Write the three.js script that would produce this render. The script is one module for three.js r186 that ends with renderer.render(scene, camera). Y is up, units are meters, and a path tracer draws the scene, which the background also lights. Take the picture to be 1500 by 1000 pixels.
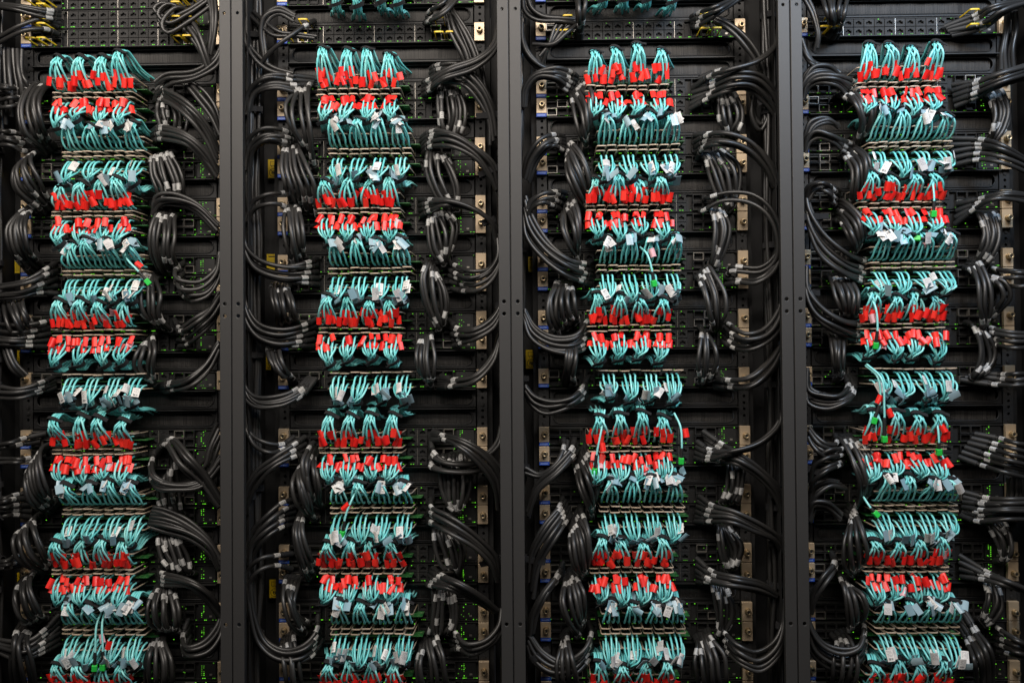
import * as THREE from 'three';
import { mergeGeometries } from 'three/addons/utils/BufferGeometryUtils.js';
import { RoundedBoxGeometry } from 'three/addons/geometries/RoundedBoxGeometry.js';
import { RectAreaLightUniformsLib } from 'three/addons/lights/RectAreaLightUniformsLib.js';

// ---------------------------------------------------------------- camera, lamps, exposure
const scene = new THREE.Scene();
const CAM = new THREE.Vector3(0.0373, 1.0996, 1.9);
const camera = new THREE.PerspectiveCamera(41.88, 1.5, 0.05, 30);
camera.position.copy(CAM);
camera.rotation.order = 'YXZ';
camera.rotation.set(THREE.MathUtils.degToRad(0.912), THREE.MathUtils.degToRad(1.07), THREE.MathUtils.degToRad(-0.444));
camera.updateMatrixWorld(true); camera.updateProjectionMatrix();
RectAreaLightUniformsLib.init();
function areaLamp(color, intensity, w, h, pos, target) {
  const l = new THREE.RectAreaLight(color, intensity, w, h);
  l.position.set(...pos); l.lookAt(...target); scene.add(l); return l;
}
areaLamp(0xfff4e8, 13, 3.4, 0.30, [-0.1, 2.55, 1.25], [-0.1, 1.4, 0.0]);
areaLamp(0xfff6ee, 4.0, 3.4, 0.40, [-0.4, 2.6, 2.4], [-0.2, 1.3, 0]);
areaLamp(0xa8d4ff, 15, 0.4, 0.4, [1.15, 2.35, 0.75], [0.64, 1.6, 0]);
scene.background = new THREE.Color().setRGB(0.006, 0.006, 0.0065);

// ---------------------------------------------------------------- helpers
let seed = 20240611;
function rnd() { seed = (seed + 0x6D2B79F5) | 0; let t = Math.imul(seed ^ (seed >>> 15), 1 | seed); t = (t + Math.imul(t ^ (t >>> 7), 61 | t)) ^ t; return ((t ^ (t >>> 14)) >>> 0) / 4294967296; }
const rr = (a, b) => a + (b - a) * rnd();
const lerp = (a, b, t) => a + (b - a) * t;
const V = (x, y, z) => new THREE.Vector3(x, y, z);
const ZF = -0.157;                                   // plane of the server faces; z = 0 is the front of the posts
const U = 0.04445, Y0 = 1.6922, PITCH = 0.6;
const yAt = (k) => Y0 - U * k;                       // upper edge of rack unit k
const bayX = (b) => -0.9 + PITCH * b;
const tmpV = new THREE.Vector3();
function at(px, py, w) {                             // photo estimate (1500 x 1000) to a point w metres in front of the server faces
  tmpV.set(px / 750 - 1, 1 - py / 500, 0.5).unproject(camera).sub(camera.position);
  const s = (ZF + w - camera.position.z) / tmpV.z;
  return camera.position.clone().addScaledVector(tmpV, s);
}
const used = {};
function numbered(name) { const n = used[name] = (used[name] ?? -1) + 1; return n ? `${name}_${String(n).padStart(3, '0')}` : name; }
function thing(name, label, category, pos, group) {
  const o = new THREE.Group(); o.name = numbered(name); o.position.copy(pos); scene.add(o);
  o.userData = { label, category }; if (group) o.userData.group = group; o.updateMatrixWorld(true);
  return o;
}
function part(name, geo, mat, parent, pos, rot) {
  const m = new THREE.Mesh(geo, mat); m.name = name; m.castShadow = m.receiveShadow = true;
  if (pos) m.position.set(...pos); if (rot) m.rotation.set(...rot);
  parent.add(m); return m;
}
const bx = (w, h, d, x = 0, y = 0, z = 0) => new THREE.BoxGeometry(w, h, d).translate(x, y, z);
const RACK = ['leftmost rack', 'second rack', 'third rack', 'rightmost rack'];
const ORD = ['topmost', 'second', 'third', 'fourth', 'fifth', 'sixth', 'seventh', 'eighth', 'ninth', 'tenth', 'eleventh', 'twelfth', 'thirteenth', 'fourteenth', 'fifteenth', 'sixteenth', 'seventeenth', 'eighteenth', 'nineteenth', 'twentieth', 'twenty-first', 'twenty-second', 'twenty-third', 'twenty-fourth', 'twenty-fifth', 'twenty-sixth'];
const NUM = ['no', 'one', 'two', 'three', 'four', 'five', 'six', 'seven', 'eight', 'nine', 'ten'];

// ---------------------------------------------------------------- materials
function canvasTex(w, h, draw, srgb = true) {
  const c = document.createElement('canvas'); c.width = w; c.height = h; draw(c.getContext('2d'), w, h);
  const t = new THREE.CanvasTexture(c); if (srgb) t.colorSpace = THREE.SRGBColorSpace;
  t.wrapS = t.wrapT = THREE.RepeatWrapping; return t;
}
function noiseTex(n, lo, hi, streakX = 1, streakY = 1) {
  const d = new Uint8Array(n * n * 4); const w = Math.ceil(n / streakX), h = Math.ceil(n / streakY);
  const g = Array.from({ length: w * h }, () => rnd()); const g2 = Array.from({ length: 64 }, () => rnd());
  for (let y = 0; y < n; y++) for (let x = 0; x < n; x++) {
    const cx = Math.floor(x / (n / 8)), cy = Math.floor(y / (n / 8));
    const v = lo + (hi - lo) * (0.75 * g[Math.floor(y / streakY) * w + Math.floor(x / streakX)] + 0.25 * g2[cy * 8 + cx]);
    const i = (y * n + x) * 4; d[i] = d[i + 1] = d[i + 2] = v; d[i + 3] = 255;
  }
  const t = new THREE.DataTexture(d, n, n); t.wrapS = t.wrapT = THREE.RepeatWrapping; t.magFilter = THREE.LinearFilter; t.minFilter = THREE.LinearMipmapLinearFilter; t.generateMipmaps = true; t.needsUpdate = true; return t;
}
const lin = (r, g, b) => new THREE.Color().setRGB(r, g, b);
const M = {};
const mat = (name, c, rough, extra = {}) => { M[name] = new (extra.transmission ? THREE.MeshPhysicalMaterial : THREE.MeshStandardMaterial)({ color: lin(...c), roughness: rough, metalness: 0, ...extra }); M[name].name = name; return M[name]; };
const grain = noiseTex(128, 90, 220);
mat('post', [0.025, 0.0243, 0.0237], 0.55, { bumpMap: grain, bumpScale: 0.00025 });
mat('frame', [0.007, 0.007, 0.0073], 0.65);
mat('panel', [0.0055, 0.0055, 0.0057], 0.6);
mat('face', [0.005, 0.005, 0.0052], 0.7);
mat('dark', [0.003, 0.003, 0.003], 0.85);
mat('port', [0.009, 0.0088, 0.0086], 0.72);
mat('port_b', [0.0115, 0.0112, 0.011], 0.68);
mat('rim', [0.30, 0.28, 0.25], 0.4, { metalness: 0.7 });
mat('tan', [0.48, 0.375, 0.255], 0.38, { metalness: 0.35 });
mat('brass', [0.42, 0.33, 0.20], 0.3, { metalness: 0.8 });
mat('blue', [0.045, 0.10, 0.36], 0.5);
mat('steel', [0.35, 0.34, 0.32], 0.35, { metalness: 0.9 });
mat('rubber', [0.012, 0.012, 0.012], 0.6);
mat('cable_a', [0.018, 0.0175, 0.017], 0.41, { bumpMap: grain, bumpScale: 0.0001 });
mat('cable_b', [0.023, 0.0224, 0.0218], 0.44, { bumpMap: grain, bumpScale: 0.0001 });
mat('cable_c', [0.014, 0.0137, 0.0134], 0.38, { bumpMap: grain, bumpScale: 0.0001 });
mat('teal_a', [0.18, 0.61, 0.61], 0.33);
mat('teal_b', [0.13, 0.53, 0.53], 0.35);
mat('teal_c', [0.26, 0.69, 0.68], 0.30);
mat('red_a', [0.76, 0.020, 0.013], 0.42);
mat('red_b', [0.66, 0.014, 0.012], 0.36);
mat('red_c', [0.80, 0.030, 0.018], 0.48);
mat('pink', [0.62, 0.33, 0.36], 0.4);
mat('haze_blue', [0.27, 0.44, 0.52], 0.32, { transmission: 0.25, thickness: 0 });
mat('haze_blue_b', [0.36, 0.50, 0.56], 0.28, { transmission: 0.25, thickness: 0 });
mat('velcro', [0.007, 0.007, 0.008], 0.95);
mat('beige', [0.46, 0.36, 0.27], 0.5);
mat('beige_b', [0.45, 0.37, 0.29], 0.5);
mat('beige_c', [0.29, 0.23, 0.165], 0.5);
mat('yellow', [0.60, 0.42, 0.015], 0.45);
mat('green_cap', [0.02, 0.50, 0.06], 0.4);
mat('led', [0.02, 0.15, 0.02], 0.5, { emissive: lin(0.20, 1.0, 0.03), emissiveIntensity: 0.55 });
mat('led_dim', [0.02, 0.10, 0.02], 0.5, { emissive: lin(0.20, 0.8, 0.03), emissiveIntensity: 0.2 });
M.board = new THREE.MeshStandardMaterial({ roughness: 0.5, map: canvasTex(256, 128, (g, w, h) => {
  g.fillStyle = '#24682f'; g.fillRect(0, 0, w, h);
  for (let i = 0; i < 160; i++) { g.fillStyle = ['#0d2a13', '#37813f', '#8fb07c', '#0a120b', '#8a8a70'][i % 5]; g.fillRect(rnd() * w, rnd() * h, 2 + rnd() * 10, 2 + rnd() * 6); }
}) });
M.sleeve = [0, 1, 2].map((v) => new THREE.MeshStandardMaterial({ roughness: 0.5, map: canvasTex(64, 64, (g, w, h) => {
  g.fillStyle = ['#a3a3a2', '#949493', '#b0b0ae'][v]; g.fillRect(0, 0, w, h); g.fillStyle = '#5b5b5b';
  for (let r = 0; r < 3; r++) for (let x = 8; x < 56; x += 5) if (rnd() < 0.75) g.fillRect(x, 6 + r * 20 + v * 2, 3, 8);
}) }));
M.paper = [0, 1, 2, 3].map((v) => new THREE.MeshStandardMaterial({ roughness: 0.6, map: canvasTex(64, 96, (g, w, h) => {
  g.fillStyle = ['#d2d0cc', '#c6c4c1', '#d8d7d4', '#bbb9b8'][v]; g.fillRect(0, 0, w, h); g.fillStyle = '#55555a';
  for (let r = 0; r < 7; r++) { let x = 8; while (x < 50) { const l = 2 + rnd() * 7; if (rnd() < 0.7) g.fillRect(x, 40 + r * 7, l, 2.4); x += l + 2; } }
  if (v % 2 === 0) { g.fillStyle = '#2e2e33'; for (let i = 0; i < 10; i++) g.fillRect(10 + i * 4, 10, 1 + rnd() * 2, 18); }
}) }));
const brushTex = canvasTex(1024, 64, (g, w, h) => {
  g.fillStyle = '#100f0e'; g.fillRect(0, 0, w, h);
  for (let i = 0; i < 1500; i++) { const l = 12 + Math.floor(rnd() * 44); g.fillStyle = `rgb(${l + 4},${l + 2},${l})`; const x = rnd() * w; g.fillRect(x, rnd() * 8, 0.6 + rnd() * 1.4, h * (0.5 + rnd() * 0.5)); }
});
M.brush = new THREE.MeshStandardMaterial({ roughness: 0.7, map: brushTex, bumpMap: brushTex, bumpScale: 0.0015 });
M.vent = new THREE.MeshStandardMaterial({ roughness: 0.5, map: canvasTex(256, 16, (g, w, h) => {
  g.fillStyle = '#2e3029'; g.fillRect(0, 0, w, h); g.fillStyle = '#060606';
  for (let r = 0; r < 3; r++) for (let x = 0; x < w; x += 8) { g.beginPath(); g.arc(x + (r % 2) * 4, 3 + r * 5, 2.1, 0, 7); g.fill(); }
}) });
M.sticker = new THREE.MeshStandardMaterial({ roughness: 0.5, map: canvasTex(96, 160, (g, w, h) => {
  g.fillStyle = '#c9a90c'; g.fillRect(0, 0, w, h); g.strokeStyle = '#16140a'; g.fillStyle = '#16140a'; g.lineWidth = 5;
  g.strokeRect(2, 2, w - 4, h - 4); g.lineWidth = 4;
  g.strokeRect(24, 22, 44, 34); g.beginPath(); g.moveTo(34, 56); g.lineTo(34, 68); g.moveTo(58, 56); g.lineTo(58, 68); g.moveTo(68, 30); g.lineTo(80, 30); g.lineTo(80, 60); g.stroke();
  g.beginPath(); g.arc(48, 112, 32, 0, 7); g.stroke(); g.beginPath(); g.arc(48, 112, 13, 0, 7); g.stroke(); g.fillRect(38, 108, 20, 8);
  g.beginPath(); g.moveTo(26, 90); g.lineTo(70, 134); g.stroke();
}) });
M.notice = new THREE.MeshStandardMaterial({ roughness: 0.5, map: canvasTex(96, 96, (g, w, h) => {
  g.fillStyle = '#cdb01a'; g.fillRect(0, 0, w, h); g.fillStyle = '#5c4d10';
  g.fillRect(14, 10, 68, 10); for (let r = 0; r < 7; r++) g.fillRect(12, 30 + r * 8, 50 + rnd() * 22, 2.5);
}) });
M.earlabel = new THREE.MeshStandardMaterial({ roughness: 0.5, map: canvasTex(64, 16, (g, w, h) => {
  g.fillStyle = '#2348a4'; g.fillRect(0, 0, w, h); g.fillStyle = '#8fa3cf'; for (let x = 8; x < 54; x += 6) g.fillRect(x, 5, 4, 6);
}) });
const teals = [M.teal_a, M.teal_a, M.teal_b, M.teal_c], reds = [M.red_a, M.red_b, M.red_c], blacks = [M.cable_a, M.cable_b, M.cable_c], beiges = [M.beige, M.beige, M.beige_b, M.beige_c];
const pick = (a) => a[Math.floor(rnd() * a.length)];

// ---------------------------------------------------------------- shapes
function tubeAlong(curve, s0, s1, r, seg, rad, capR) {           // a round tube along part of a curve, ends closed
  const pts = []; for (let i = 0; i <= seg; i++) pts.push(curve.getPointAt(lerp(s0, s1, i / seg)));
  const c = new THREE.CatmullRomCurve3(pts); const g = new THREE.TubeGeometry(c, seg, r, rad, false);
  if (!capR) return g;
  const caps = [0, 1].map((e) => {
    const n = c.getTangentAt(e).multiplyScalar(e ? 1 : -1); const q = new THREE.Quaternion().setFromUnitVectors(V(0, 0, 1), n);
    return new THREE.CircleGeometry(r, rad).applyQuaternion(q).translate(...(e ? pts[seg] : pts[0]).toArray());
  });
  return mergeGeometries([g, ...caps]);
}
function bentSheet(w, h, bend, curl, th = 0.0007) {
  const g = new THREE.BoxGeometry(w, h, th, 6, 4, 1), p = g.attributes.position;
  for (let i = 0; i < p.count; i++) {
    const x = p.getX(i), y = p.getY(i), a = x / w;
    p.setZ(i, p.getZ(i) - bend * 4 * a * a * w + curl * Math.sin((y / h) * 2.2 + a * 2) * w);
  }
  g.computeVertexNormals(); return g;
}
const tagGeos = Array.from({ length: 10 }, () => bentSheet(rr(0.0105, 0.0165), rr(0.0165, 0.0245), rr(0.08, 0.52), rr(-0.14, 0.14)));
const paperGeos = Array.from({ length: 6 }, () => bentSheet(rr(0.012, 0.0165), rr(0.023, 0.031), rr(0.0, 0.25), rr(-0.08, 0.08)));
// pull tab: a flat loop that lies level and points at the viewer (+z), its root at z = 0
const tabGeo = (() => {
  const w = 0.0106, l = 0.074, t = 0.0011, f = 0.0026, r = 0.0062, q = 0.004, s = new THREE.Shape();
  s.moveTo(-w, 0); s.lineTo(-w, l - r); s.quadraticCurveTo(-w, l, -w + r, l); s.lineTo(w - r, l); s.quadraticCurveTo(w, l, w, l - r); s.lineTo(w, 0);
  s.lineTo(w - t, 0); s.lineTo(w - t, l - f - q); s.quadraticCurveTo(w - t, l - f, w - t - q, l - f); s.lineTo(-w + t + q, l - f); s.quadraticCurveTo(-w + t, l - f, -w + t, l - f - q); s.lineTo(-w + t, 0); s.closePath();
  return new THREE.ExtrudeGeometry(s, { depth: 0.0019, bevelEnabled: true, bevelThickness: 0.0003, bevelSize: 0.0003, bevelSegments: 1, curveSegments: 5 }).rotateX(Math.PI / 2).translate(0, 0.00095, 0);
})();
const portGeo = (() => {
  const s = new THREE.Shape(); const w = 0.0108, h = 0.0088; s.moveTo(-w, -h); s.lineTo(w, -h); s.lineTo(w, h); s.lineTo(-w, h); s.closePath();
  const p = new THREE.Path(); const a = 0.0068, b = 0.0042, c = 0.003; p.moveTo(-a, -b); p.lineTo(a, -b); p.lineTo(a, b * 0.5); p.lineTo(c, b * 0.5); p.lineTo(c, b * 1.1); p.lineTo(-c, b * 1.1); p.lineTo(-c, b * 0.5); p.lineTo(-a, b * 0.5); p.closePath(); s.holes.push(p);
  return new THREE.ExtrudeGeometry(s, { depth: 0.004, bevelEnabled: true, bevelThickness: 0.0006, bevelSize: 0.0006, bevelSegments: 1 });
})();
const socketGeo = (() => {
  const s = new THREE.Shape(); const w = 0.0115, h = 0.0085; s.moveTo(-w, -h); s.lineTo(w, -h); s.lineTo(w, h); s.lineTo(-w, h); s.closePath();
  const p = new THREE.Path(); const a = 0.0102, b = 0.0072; p.moveTo(-a, -b); p.lineTo(a, -b); p.lineTo(a, b); p.lineTo(-a, b); p.closePath(); s.holes.push(p);
  return new THREE.ExtrudeGeometry(s, { depth: 0.010, bevelEnabled: false });
})();
const knobGeo = new THREE.LatheGeometry([[0, 0.0125], [0.0028, 0.0125], [0.0032, 0.0138], [0.0056, 0.0138], [0.0062, 0.013], [0.0062, 0.004], [0.0072, 0.003], [0.0072, 0]].map((p) => new THREE.Vector2(...p)), 20).rotateX(Math.PI / 2);
const knobCore = new THREE.CylinderGeometry(0.0029, 0.0029, 0.002, 12).rotateX(Math.PI / 2).translate(0, 0, 0.0122);
const screwGeo = mergeGeometries([new THREE.CylinderGeometry(0.0042, 0.0046, 0.002, 14).rotateX(Math.PI / 2), new THREE.TorusGeometry(0.0023, 0.0006, 5, 10).translate(0, 0, 0.001)]);

// ---------------------------------------------------------------- racks
const YT = 2.02, YB = 0.32, H = YT - YB;
function postGeo(x0, x1, holes) {
  const s = new THREE.Shape(); s.moveTo(x0, YB); s.lineTo(x1, YB); s.lineTo(x1, YT); s.lineTo(x0, YT); s.closePath();
  for (const [x, y, r] of holes) { const p = new THREE.Path(); p.absarc(x, y, r, 0, Math.PI * 2, true); s.holes.push(p); }
  const g = new THREE.ExtrudeGeometry(s, { depth: 0.0022, bevelEnabled: true, bevelThickness: 0.0012, bevelSize: 0.0012, bevelOffset: -0.0012, bevelSegments: 2, curveSegments: 8 }).translate(0, 0, -0.0034);
  return g;
}
function railGeo(x) {                                        // pierced mounting rail, a hole at every third of a unit
  const s = new THREE.Shape(), w = 0.0115; s.moveTo(x - w, YB); s.lineTo(x + w, YB); s.lineTo(x + w, YT); s.lineTo(x - w, YT); s.closePath();
  for (let k = -7; k < 31; k++) for (const f of [0.16, 0.5, 0.84]) {
    const y = yAt(k + f); if (y > YT - 0.01 || y < YB + 0.01) continue;
    const p = new THREE.Path(); p.absarc(x + 0.001, y, 0.0034, 0, Math.PI * 2, true); s.holes.push(p);
  }
  return new THREE.ExtrudeGeometry(s, { depth: 0.002, bevelEnabled: false, curveSegments: 5 });
}
function makeRack(b) {
  const cx = bayX(b);
  const r = thing('server_rack', ['black steel server rack at the left edge, cropped by the frame', 'black steel server rack left of the middle, second from left', 'black steel server rack right of the middle, third from left', 'black steel server rack at the right edge, cropped by the frame'][b], 'server rack', V(cx, 0, 0), 'server racks side by side');
  const L = -PITCH / 2;
  for (const sd of [-1, 1]) {
    const a = L + 0.0012, e = L + 0.0255, hx = L + 0.0145;
    const holes = [];
    for (const [y, q] of [[1.843, 0.0030], [1.215, 0.0038], [1.189, 0.0038], [0.53, 0.0038]]) holes.push([sd < 0 ? hx : -hx, y, q]);
    const g = sd < 0 ? postGeo(a, e, holes) : postGeo(-e, -a, holes);
    const p = part('post', g, M.post, r);
    part('post_side', mergeGeometries([bx(0.002, H, 0.016, sd * -(e - 0.0024), (YT + YB) / 2, -0.0117), bx(0.0015, H, 0.075, sd * -(a - 0.0002) * 1 - 0, (YT + YB) / 2, -0.0415)].map((q) => q)), M.frame, p);
    part('side_panel', bx(0.002, H, 0.42, sd * (-L - 0.010), (YT + YB) / 2, -0.295), M.frame, r);
    part('mounting_rail', railGeo(sd * 0.229), M.frame, r).position.z = ZF + 0.0005;
    part('rail_backing', mergeGeometries([bx(0.036, H, 0.02, sd * 0.2345, (YT + YB) / 2, ZF - 0.0145)]), M.dark, r);
    part('guide_plate', bx(0.036, H, 0.003, sd * 0.271, (YT + YB) / 2, ZF - 0.05), M.frame, r);
    for (let k = -4; k < 31; k++) if ([-3, -2, 1, 4, 7, 10, 13, 15, 16, 19, 22, 25, 28].includes(k))
      for (const f of [0.16, 0.84]) if (rnd() < 0.55) part('screw', screwGeo, M.frame, r, [sd * 0.229 + 0.001, yAt(k + f), ZF + 0.0035]);
  }
  part('back_panel', bx(PITCH - 0.03, H, 0.004, 0, (YT + YB) / 2, ZF - 0.36), M.dark, r);
  return r;
}
const stickers = [[1, 400, 247, 17, 29, 0], [1, 399, 384, 17, 24, 1], [1, 393, 525, 8, 35, 0], [1, 402, 862, 17, 28, 0], [2, 779, 387, 10, 22, 1], [2, 778, 526, 17, 29, 0], [2, 786, 862, 8, 30, 0], [0, 32, 526, 17, 28, 0], [0, 27, 258, 12, 26, 0], [0, 26, 390, 10, 20, 1], [0, 30, 848, 12, 20, 0]];
for (let b = 0; b < 4; b++) {
  const r = makeRack(b);
  for (const [bb, px, py, w, h, n] of stickers) if (bb === b) {
    const p = at(px, py, -0.028).sub(r.position);
    part(n ? 'notice_sticker' : 'warning_sticker', bx(w * 0.0016, h * 0.0016, 0.0012), n ? M.notice : M.sticker, r, p.toArray());
  }
}

// ---------------------------------------------------------------- servers and brush panels
const COL = (i) => -0.1215 + 0.0236 * i;
const slotShape = (() => {
  const s = new THREE.Shape(), w = 0.215, h = U / 2 - 0.0006; s.moveTo(-w, -h); s.lineTo(w, -h); s.lineTo(w, h); s.lineTo(-w, h); s.closePath();
  const p = new THREE.Path(), r = 0.0155, c = 0.192; p.absarc(c, 0, r, -Math.PI / 2, Math.PI / 2, false); p.absarc(-c, 0, r, Math.PI / 2, Math.PI * 1.5, false); p.closePath(); s.holes.push(p); return s;
})();
const slotGeo = new THREE.ExtrudeGeometry(slotShape, { depth: 0.002, bevelEnabled: true, bevelThickness: 0.0015, bevelSize: 0.0012, bevelOffset: -0.0012, bevelSegments: 2, curveSegments: 10 });
const slotLip = (() => { const r = 0.0155, c = 0.192, pts = []; for (let i = 0; i <= 12; i++) { const a = -Math.PI / 2 + Math.PI * i / 12; pts.push(V(c + r * Math.cos(a), r * Math.sin(a), 0)); } for (let i = 0; i <= 12; i++) { const a = Math.PI / 2 + Math.PI * i / 12; pts.push(V(-c + r * Math.cos(a), r * Math.sin(a), 0)); } return new THREE.TubeGeometry(new THREE.CatmullRomCurve3(pts, true, 'catmullrom', 0.05), 120, 0.0014, 5, true).translate(0, 0, 0.004); })();
const brushGeo = (() => {                                     // two facing rows of bristles, uneven in length and lean
  const g = new THREE.PlaneGeometry(0.41, 0.031, 200, 2), p = g.attributes.position;
  for (let i = 0; i < p.count; i++) p.setZ(i, ((i % 201) % 2) * 0.0016 - Math.abs(p.getY(i)) * 0.12 + 0.001 * Math.sin(p.getX(i) * 90) * Math.sin(p.getX(i) * 37));
  g.computeVertexNormals(); return g;
})();
const brushCount = [0, 0, 0, 0], serverCount = [0, 0, 0, 0];
function brushPanel(b, k) {
  const o = thing('brush_panel', `black brush panel with long oval slot, ${ORD[brushCount[b]++]} from top in ${RACK[b]}`, 'brush panel', V(bayX(b), yAt(k + 0.5), ZF), 'brush panels between the servers');
  part('slot_frame', slotGeo, M.panel, o); part('slot_lip', slotLip, M.panel, o);
  part('brush', brushGeo, M.brush, o, [0, 0, -0.004], [0, 0, rnd() < 0.5 ? 0 : Math.PI]);
  part('top_flange', bx(0.43, 0.0016, 0.016, 0, U / 2 - 0.0018, 0.010), M.panel, o);
}
const earGeo = new RoundedBoxGeometry(0.0235, U - 0.0016, 0.010, 2, 0.0009).translate(0, 0, 0.005);
const earShort = new RoundedBoxGeometry(0.0235, U - 0.0098, 0.010, 2, 0.0009).translate(0, 0.0042, 0.005);
const ledGeo = bx(0.0020, 0.0012, 0.0012);
function server(b, k, kind, type) {                           // type A / B: cabled with loops, T: open sockets
  const desc = { A: 'black server with red tagged teal cables', B: 'black server with white tagged teal cables', T: 'black switch with empty sockets and yellow loops' }[type];
  const o = thing('server', `${desc}, ${ORD[serverCount[b]++]} server from top in ${RACK[b]}`, 'server', V(bayX(b), yAt(k + 0.5), ZF), 'servers in the racks');
  part('chassis', bx(0.43, U - 0.0022, 0.30, 0, 0, -0.1505), M.face, o);
  part('bezel_edge', mergeGeometries([bx(0.432, 0.0022, 0.006, 0, U / 2 - 0.0026, 0.003), bx(0.432, 0.0018, 0.006, 0, -U / 2 + 0.0024, 0.003)]), M.port, o);
  for (const sd of [-1, 1]) {
    const e = part('latch_ear', sd < 0 ? earShort : earGeo, M.tan, o, [sd * 0.229, 0, 0.003]);
    const ky = sd < 0 ? 0.005 : rr(-0.004, 0.004);
    part('screw_knob', knobGeo, M.brass, e, [0.001, ky, 0.0098]); part('screw_socket', knobCore, M.dark, e, [0.001, ky, 0.0098]);
    if (sd < 0) part('blue_label', new RoundedBoxGeometry(0.0235, 0.0078, 0.0095, 2, 0.0006), M.earlabel, e, [0, -U / 2 + 0.0047, 0.0048]);
  }
  // sockets
  const c0 = type === 'A' ? 0 : 1;
  for (let i = 0; i < 10; i++) for (const row of [-1, 1]) {
    if (type !== 'T' && i >= c0 && i < c0 + 8) continue;
    part('port', portGeo, (i + row) % 3 ? M.port : M.port_b, o, [COL(i), row * 0.0098, 0.0005]);
  }
  part('divider', mergeGeometries([bx(0.0009, U - 0.007, 0.0066, COL(4) + 0.0118, 0, 0.0033), bx(0.0009, U - 0.007, 0.0066, COL(8) + 0.0118, 0, 0.0033), bx(0.0009, U - 0.007, 0.0066, COL(0) - 0.0125, 0, 0.0033)]), M.rim, o);
  for (const x of [-0.205, -0.181, -0.157, 0.128, 0.152]) for (const row of [-1, 1]) part('cable_socket', socketGeo, rnd() < 0.2 ? M.rim : M.port, o, [x, row * 0.0095, 0.0005]);
  part('vent_strip', mergeGeometries([bx(0.075, 0.006, 0.0016, -0.178, U / 2 - 0.0068, 0.0066)]), M.vent, o);
  part('status_panel', bx(0.040, U - 0.012, 0.004, 0.190, -0.0005, 0.0025), M.panel, o);
  part('emblem', bx(0.006, 0.004, 0.0012, 0.199, -0.010, 0.0048), M.rim, o);
  // status lights
  const a = [], d = [];
  for (let i = -4; i < 15; i++) for (const q of [-0.0035, 0.0035, 0.0]) { if (rnd() > 0.68) continue; const l = ledGeo.clone().translate(COL(i) + q + rr(-0.001, 0.001), (k % 3 === 0 || kind === 'D' ? -1 : -1) * (U / 2 - 0.0046), 0.0068); (rnd() < 0.45 ? a : d).push(l); }
  for (let i = -4; i < 15; i++) for (const q of [-0.003, 0.003]) { if (rnd() > 0.28) continue; const l = ledGeo.clone().translate(COL(i) + q, U / 2 - 0.0052, 0.0068); (rnd() < 0.4 ? a : d).push(l); }
  for (let i = 0; i < 7; i++) for (const q of [0, 0.005]) { if (rnd() > 0.5) continue; const l = bx(0.0016, 0.0013, 0.0012).translate(0.178 + q, 0.014 - i * 0.0042, 0.0050); (rnd() < 0.5 ? a : d).push(l); }
  for (let i = 0; i < 5; i++) { const l = ledGeo.clone().translate(pick([-1, 1, 1]) * rr(0.13, 0.2), rr(-0.015, 0.015), 0.0110); (rnd() < 0.3 ? a : d).push(l); }
  if (a.length) part('status_lights', mergeGeometries(a), M.led, o).userData.kind = 'stuff';
  if (d.length) part('dim_status_lights', mergeGeometries(d), M.led_dim, o).userData.kind = 'stuff';
  if (type === 'T') {
    for (const x of [-0.169, -0.193, 0.140, 0.166]) for (const row of [-1, 1]) if (row < 0 || x === -0.169 || x === 0.140) part('yellow_pull_tab', tabGeo, M.yellow, o, [x, row * 0.0165, 0.006]).scale.set(1, 1.5, 0.75);
    return o;
  }
  // network card: board, plug-in modules and their pull tabs
  const w8 = 8 * 0.0236, xc = COL(c0 + 3.5);
  part('circuit_board', bx(w8 + 0.016, 0.0016, 0.044, xc + 0.006, 0, 0.022), M.board, o);
  const mods = []; for (let i = 0; i < 8; i++) for (const row of [-1, 1]) mods.push(bx(0.0182, 0.0086, 0.020, COL(c0 + i), row * 0.0088, 0.010));
  part('module_row', mergeGeometries(mods), M.port_b, o).userData.kind = 'stuff';
  for (let i = 0; i < 8; i++) for (const row of [-1, 1]) {
    part('pull_tab', tabGeo, pick(beiges), o, [COL(c0 + i) + rr(-0.0005, 0.0005), row * (U / 2 - 0.0054), 0.008 + rr(-0.001, 0.001)], [rr(-0.022, 0.022), rr(-0.03, 0.03), rr(-0.03, 0.03)]);
  }
  return o;
}
const LAYOUT = [[-7, 'S', 'B'], [-6, 'S', 'B'], [-5, 'P'], [-4, 'S', 'T'], [-3, 'P'], [-2, 'P'], [-1, 'S', 'A'], [0, 'S', 'A'], [1, 'P'], [2, 'S', 'B'], [3, 'S', 'B'], [4, 'P'], [5, 'S', 'A'], [6, 'S', 'A'], [7, 'P'], [8, 'S', 'B'], [9, 'S', 'B'], [10, 'P'], [11, 'S', 'A'], [12, 'S', 'A'], [13, 'P'], [14, 'S', 'B'], [15, 'P'], [16, 'P'], [17, 'S', 'A'], [18, 'S', 'A'], [19, 'P'], [20, 'S', 'B'], [21, 'S', 'B'], [22, 'P'], [23, 'S', 'A'], [24, 'S', 'A'], [25, 'P'], [26, 'S', 'B'], [27, 'S', 'B'], [28, 'P'], [29, 'S', 'A'], [30, 'S', 'A']];
for (let b = 0; b < 4; b++) for (const [k, what, type] of LAYOUT) {
  if (k === -7) continue;
  if (what === 'P' && !(b === 0 && k === -5)) brushPanel(b, k);
  else server(b, k, '', what === 'P' || (k === -6 && b % 3 === 0) ? 'T' : type);
}

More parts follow.
